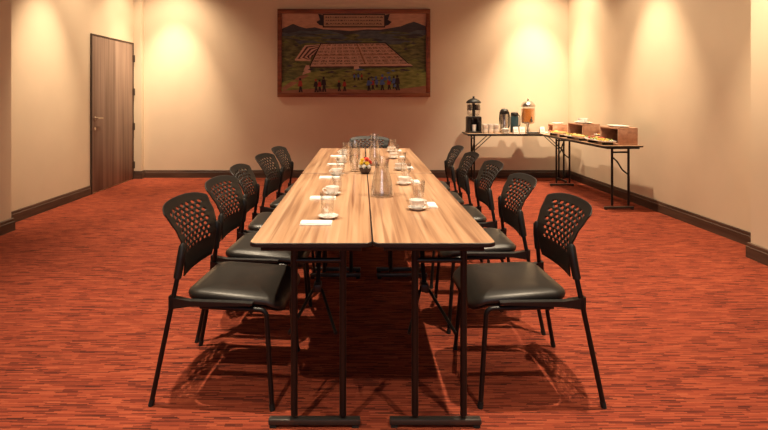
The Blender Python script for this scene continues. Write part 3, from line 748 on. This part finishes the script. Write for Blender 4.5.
# folded napkins / bowl on the middle crate
b = MB(); b.lathe([(0, .002), (.035, .002), (.038, 0), (.042, 0), (.062, .035), (.070, .058), (.067, .058), (.058, .035), (.036, .007), (0, .006)], 24)
tag(b.build('serving_bowl', 'china', loc=(c2[0], c2[1] + .02, ZT + .2015)), 'white bowl standing on the platter atop the middle crate', 'bowl')
# boards and food in front of the crates
def serving_board(name, lx, ly, loc, rz, label, m='china'):
    R = thing(name, label, 'platter', (*loc, ZT), rz, 'long platters of food along the front of the food table')
    b = MB(); b.loft([rrect(lx / 2 - .012, ly / 2 - .012, .02, 4, .030), rrect(lx / 2, ly / 2, .025, 4, .040), rrect(lx / 2, ly / 2, .025, 4, .045), rrect(lx / 2 - .01, ly / 2 - .01, .02, 4, .043)]); b.build('tray_top', m, R)
    for s in (-1, 1):
        b = MB(); b.box((0, s * (ly / 2 - .06), .0155), (lx - .05, .03, .0295), bevel=.003); b.build('foot', 'black_edge', R)
    return R
food_kinds = [('bread_roll', 'bread', 'small golden bread roll'), ('cheese_cube', 'cheese', 'yellow cheese cube'), ('grape', 'green_food', 'green grape'), ('strawberry', 'red_food', 'red strawberry')]
protos = {}
def food(kind, m, loc, rz, label, grp):
    if kind not in protos:
        b = MB()
        if kind == 'bread_roll': b.lathe([(0, 0), (.020, 0), (.026, .008), (.022, .020), (.010, .026), (0, .027)], 14, squash=(1, 1.4))
        elif kind == 'cheese_cube': b.box((0, 0, .011), (.024, .024, .022), bevel=.003)
        elif kind == 'grape': b.lathe([(0, 0), (.008, .002), (.0125, .010), (.010, .018), (0, .022)], 12)
        else: b.lathe([(0, 0), (.009, .003), (.016, .014), (.014, .022), (.005, .026), (0, .026)], 12)
        o = b.build(kind, m); tag(o, label, {'bread_roll': 'bread', 'cheese_cube': 'cheese', 'grape': 'fruit', 'strawberry': 'fruit'}[kind], grp); protos[kind] = o
    else:
        o = protos[kind].copy(); C.objects.link(o)
    o.location = loc; o.rotation_euler = (0, 0, rz); o['label'] = label; o['group'] = grp
rf = random.Random(11)
for (x, y, lx, ly, where, kinds) in ((.115, .32, .17, .46, 'the platter beside the near crate', (1, 2, 3)), (.085, .86, .15, .46, 'the platter beside the middle crate', (0, 2, 1)), (.085, 1.42, .15, .44, 'the platter at the far end of the food table', (0, 1, 3))):
    cx, cy = rb(x, y)
    serving_board('food_platter', lx, ly, (cx, cy), ang, {.32: 'long white platter of snacks beside the near crate', .86: 'long white platter of snacks beside the middle crate', 1.42: 'long white platter of snacks at the far end of the food table'}[y])
    for i in range(3):
        for j in range(7):
            k, m, lab = food_kinds[kinds[(j // 3 + (i == 2)) % 3]]
            qx, qy = rb(x + (i - 1) * .047 + rf.uniform(-.005, .005), y + (j - 3) * .056 + rf.uniform(-.006, .006))
            food(k, m, (qx, qy, ZT + .0435), rf.uniform(0, 3), lab + ' on ' + where, k.replace('_', ' ') + 's on ' + where)
# small plate stack between the crates
b = MB(); b.box((0, 0, .03), (.20, .22, .06), bevel=.004)
x_, y_ = rb(.335, .69); o = b.build('wooden_block', 'crate', loc=(x_, y_, ZT)); o.rotation_euler = (0, 0, ang); tag(o, 'low wooden block between the two crates on the food table', 'riser')
oval('serving_platter', .095, .12, (x_, y_, ZT + .0603), ang, 'white platter on the low block between the two crates', grp=GP)
for k in range(6):
    a = k * PI / 3; kk = ('strawberry', 'grape')[k % 2]
    food(kk, None, (x_ + .05 * math.cos(a), y_ + .06 * math.sin(a), ZT + .066), a, ('red strawberry' if k % 2 == 0 else 'green grape') + ' on the platter between the crates', ('strawberries' if k % 2 == 0 else 'grapes') + ' on the platter between the crates')

# ------------------------------------------------------------------ lights
WARM = (1.0, .80, .56)
def spot(loc, power, size, blend, tgt=None, col=WARM, rad=.025):
    l = bpy.data.lights.new('downlight', 'SPOT'); l.energy = power; l.spot_size = math.radians(size); l.spot_blend = blend
    l.color = col; l.shadow_soft_size = rad
    o = bpy.data.objects.new('downlight', l); C.objects.link(o); o.location = loc
    if tgt: o.rotation_euler = (Vector(tgt) - Vector(loc)).to_track_quat('-Z', 'Y').to_euler()
    return o
zl = ZC - .03
for y in (.45, 2.40, 4.25, 6.1):
    for x in (-1.02, 1.12): spot((x, y, zl), 560, 74, .8)
spot((2.0, 6.75, zl), 420, 62, .9, (2.25, 7.3, .7))  # extra spot added to brighten the cups on the drinks table
WASH = (1.0, .785, .51)
for x, y, wx, wy, p in ((-2.96, YB - .9, -2.96, YB, 500), (2.73, YB - .9, 2.73, YB, 510), (XL + .9, 5.74, XL, 5.74, 440), (2.45, 5.80, 3.35, 5.80, 440), (2.24, 3.90, 3.135, 3.90, 440), (XL + .9, 7.66, XL, 7.66, 200), (2.42, 7.66, 3.3, 7.68, 260)):
    spot((x, y, zl), p * .97, 47, 1, (wx, wy, .98), WASH)
    if wx == XL and wy < 6: y = 6.35; wy = 6.35
    spot((x, y, zl), p * .38, 104, 1, (wx, wy, .2), WASH)
# cool fill light added behind the viewer to lift the dim walls
l = bpy.data.lights.new('cool_fill', 'AREA'); l.shape = 'RECTANGLE'; l.size = 2.4; l.size_y = 1.6; l.energy = 26; l.color = (.86, .86, 1.0)
o = bpy.data.objects.new('cool_fill', l); C.objects.link(o); o.location = (0, YF + .05, 2.1); o.rotation_euler = (PI / 2, 0, 0)

w = bpy.data.worlds.new('world'); S.world = w; w.use_nodes = True
w.node_tree.nodes['Background'].inputs[0].default_value = (.03, .025, .02, 1)
S.view_settings.view_transform = 'Standard'; S.view_settings.look = 'None'; S.view_settings.gamma = 1
S.view_settings.use_curve_mapping = False; S.view_settings.exposure = 0.0
S.cycles.use_denoising = True
S.cycles.max_bounces = 8; S.cycles.diffuse_bounces = 4; S.cycles.transparent_max_bounces = 24
